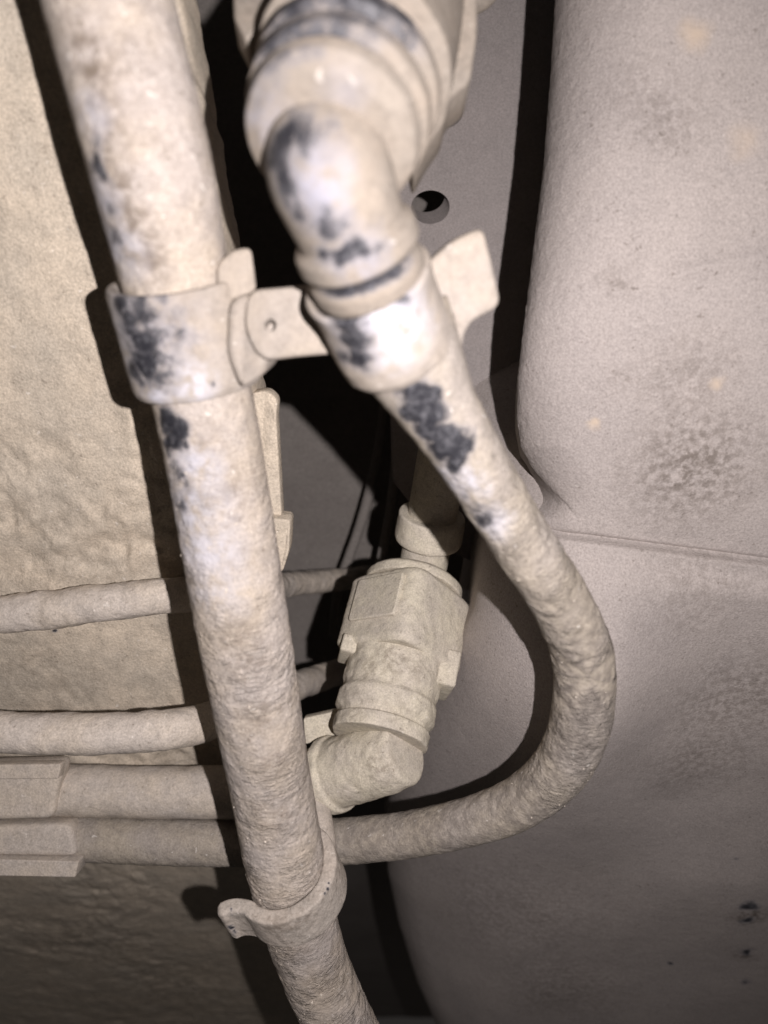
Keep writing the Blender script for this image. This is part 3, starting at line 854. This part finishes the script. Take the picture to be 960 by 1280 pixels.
# hose from the connector's outlet to the left
line('outlet_hose', [(392, 976, 0.2245, 0.0072), (350, 985, 0.230, 0.0074), (300, 989, 0.233, 0.0076), (200, 990, 0.235, 0.0077), (80, 988, 0.236, 0.0077), (-60, 986, 0.236, 0.0077)],
     M['pipe'], 'hose from the quick connector outlet, third line down on the left', rough=0.0003, seed=17)

# plastic holder gripping the two lower lines at the left edge of the picture
hold = thing('line_holder', 'flat dusty holder gripping the two lower lines at the left edge', 'pipe clip', P(20, 1060, 0.235))
slab('upper_plate', [P(-60, 957, 0.2265), P(78, 953, 0.2265), P(66, 1024, 0.2265), P(-60, 1028, 0.2265)], 0.008, M['pipe'], hold, bevel=0.0016, round_r=0.0027)
slab('upper_rib', [P(-60, 957, 0.2245), P(76, 955, 0.2245), P(73, 974, 0.2245), P(-60, 975, 0.2245)], 0.004, M['pipe'], hold, bevel=0.0008, round_r=0.0008)
slab('lower_plate', [P(-60, 1034, 0.2290), P(88, 1030, 0.2290), P(96, 1072, 0.2290), P(-60, 1070, 0.2290)], 0.008, M['pipe'], hold, bevel=0.0016, round_r=0.0027)
slab('bottom_rib', [P(-60, 1073, 0.2270), P(98, 1077, 0.2270), P(94, 1097, 0.2270), P(-60, 1094, 0.2270)], 0.010, M['pipe'], hold, bevel=0.0006, round_r=0.0006)

# ------------------------------------------------------------------ clip at the bottom with curled tab
lc = thing('hose_clip', 'bottom clip ringing the thick hose, with a curled tab on its left', 'hose clip', P(365, 1140, 0.2))
cc, tt, nn_, bb_ = [v for v in main_path.at(main_path.near(P(362, 1103, 0.193)))]
axis = -np.array(tt) + np.array([-0.13, -0.30, 0.05])
axis /= np.linalg.norm(axis)
toward = -np.array([0, 1.0, 0])
ra = 0.0117
curve = arc(ra, 150, -172, 40)
ls = [(0, P(288, 1165, .19), .0016, .8), (0, P(296, 1172, .19), .0014, .9), (0, P(290, 1150, .19), .001, .6), (2, P(345, 1165, .19), .004, .6), (2, P(375, 1160, .19), .005, .6), (0, P(415, 1110, .19), .0007, .9), (0, P(411, 1117, .19), .0006, .9), (0, P(419, 1102, .19), .0005, .9), (2, P(395, 1120, .19), .003, .4), (0, P(286, 1132, .19), .0008, .8)]
# ring in the plane across the hose: angle 0 = toward the camera, +90 = left
x_ = toward - axis * np.dot(toward, axis); x_ /= np.linalg.norm(x_)
y_ = np.cross(axis, x_)
left_sign = 1.0 if y_[0] < 0 else -1.0
def ang(r, a0, a1, n):
    return [(r * math.cos(math.radians(a)), left_sign * r * math.sin(math.radians(a))) for a in np.linspace(a0, a1, n)]
ringline = ang(ra, -200, 52, 36)
e0 = ringline[-1]
ringline += [(e0[0] - 0.0012, e0[1] + left_sign * 0.0026), (e0[0] - 0.0016, e0[1] + left_sign * 0.0048), (e0[0] - 0.0014, e0[1] + left_sign * 0.0066)]
band('ring', cc, axis, toward, ringline, 0.0036, 0.0116, M['low_clip'], lc, spots=ls, rough=0.0003)
ap = Path([P(388, 975, 0.222), P(394, 1010, 0.213), P(401, 1050, 0.207), P(404, 1085, 0.2045), P(398, 1120, 0.206)], 80)
revolve('arm', ap, [(0, 0.0), (0.0, 0.0044), (ap.L * 0.5, 0.0040), (ap.L, 0.0036), (ap.L, 0.0)], M['low_clip'], lc, nth=48, smooth_sigma=0.0004, rough=0.0002, rscale=300, seed=19)

# ------------------------------------------------------------------ crumbs of dust stuck to the hoses (too many to count)
def crumbs(parent, path, rad, s0, s1, n, size, seed):
    rng = np.random.RandomState(seed)
    ico = [(0, 0, 1), (0.9, 0, 0.1), (-0.3, 0.85, 0), (-0.4, -0.8, 0.1), (0, 0, -0.9)]
    fc = [(0, 1, 2), (0, 2, 3), (0, 3, 1), (4, 2, 1), (4, 3, 2), (4, 1, 3)]
    V, F = [], []
    for k in range(n):
        s_ = rng.uniform(s0, s1)
        a = math.pi + rng.normal(0, 0.75)
        c, t, N_, B2 = path.at(np.array([s_]))
        d = math.cos(a) * N_[0] + math.sin(a) * B2[0]
        r = float(np.interp(s_, *rad))
        z = size * rng.lognormal(0, 0.5)
        p = c[0] + d * (r + z * 0.1)
        b0 = len(V)
        R = np.linalg.qr(rng.normal(size=(3, 3)))[0]
        for v in ico:
            V.append(p + R @ (np.array(v) * z * rng.uniform(0.6, 1.3)))
        F += [tuple(b0 + i for i in f) for f in fc]
    o = build('dust_crumbs', V, F, M['crumb'], parent, smooth=False)
    o['kind'] = 'stuff'
    return o
sm = np.linspace(0, main_path.L, 1300)
crumbs(main_hose, main_path, (sm, rad_main), main_path.near(P(262, 540, 0.152)), main_path.near(P(420, 1270, 0.21)), 170, 0.00016, 1)
st_ = np.linspace(0, thin_path.L, 1000)
crumbs(thin_hose, thin_path, (st_, rt), thin_path.near(P(600, 600, 0.142)), thin_path.near(P(655, 1000, 0.19)), 50, 0.00015, 2)

for o in scene.objects:
    if '_org' in o:
        del o['_org']
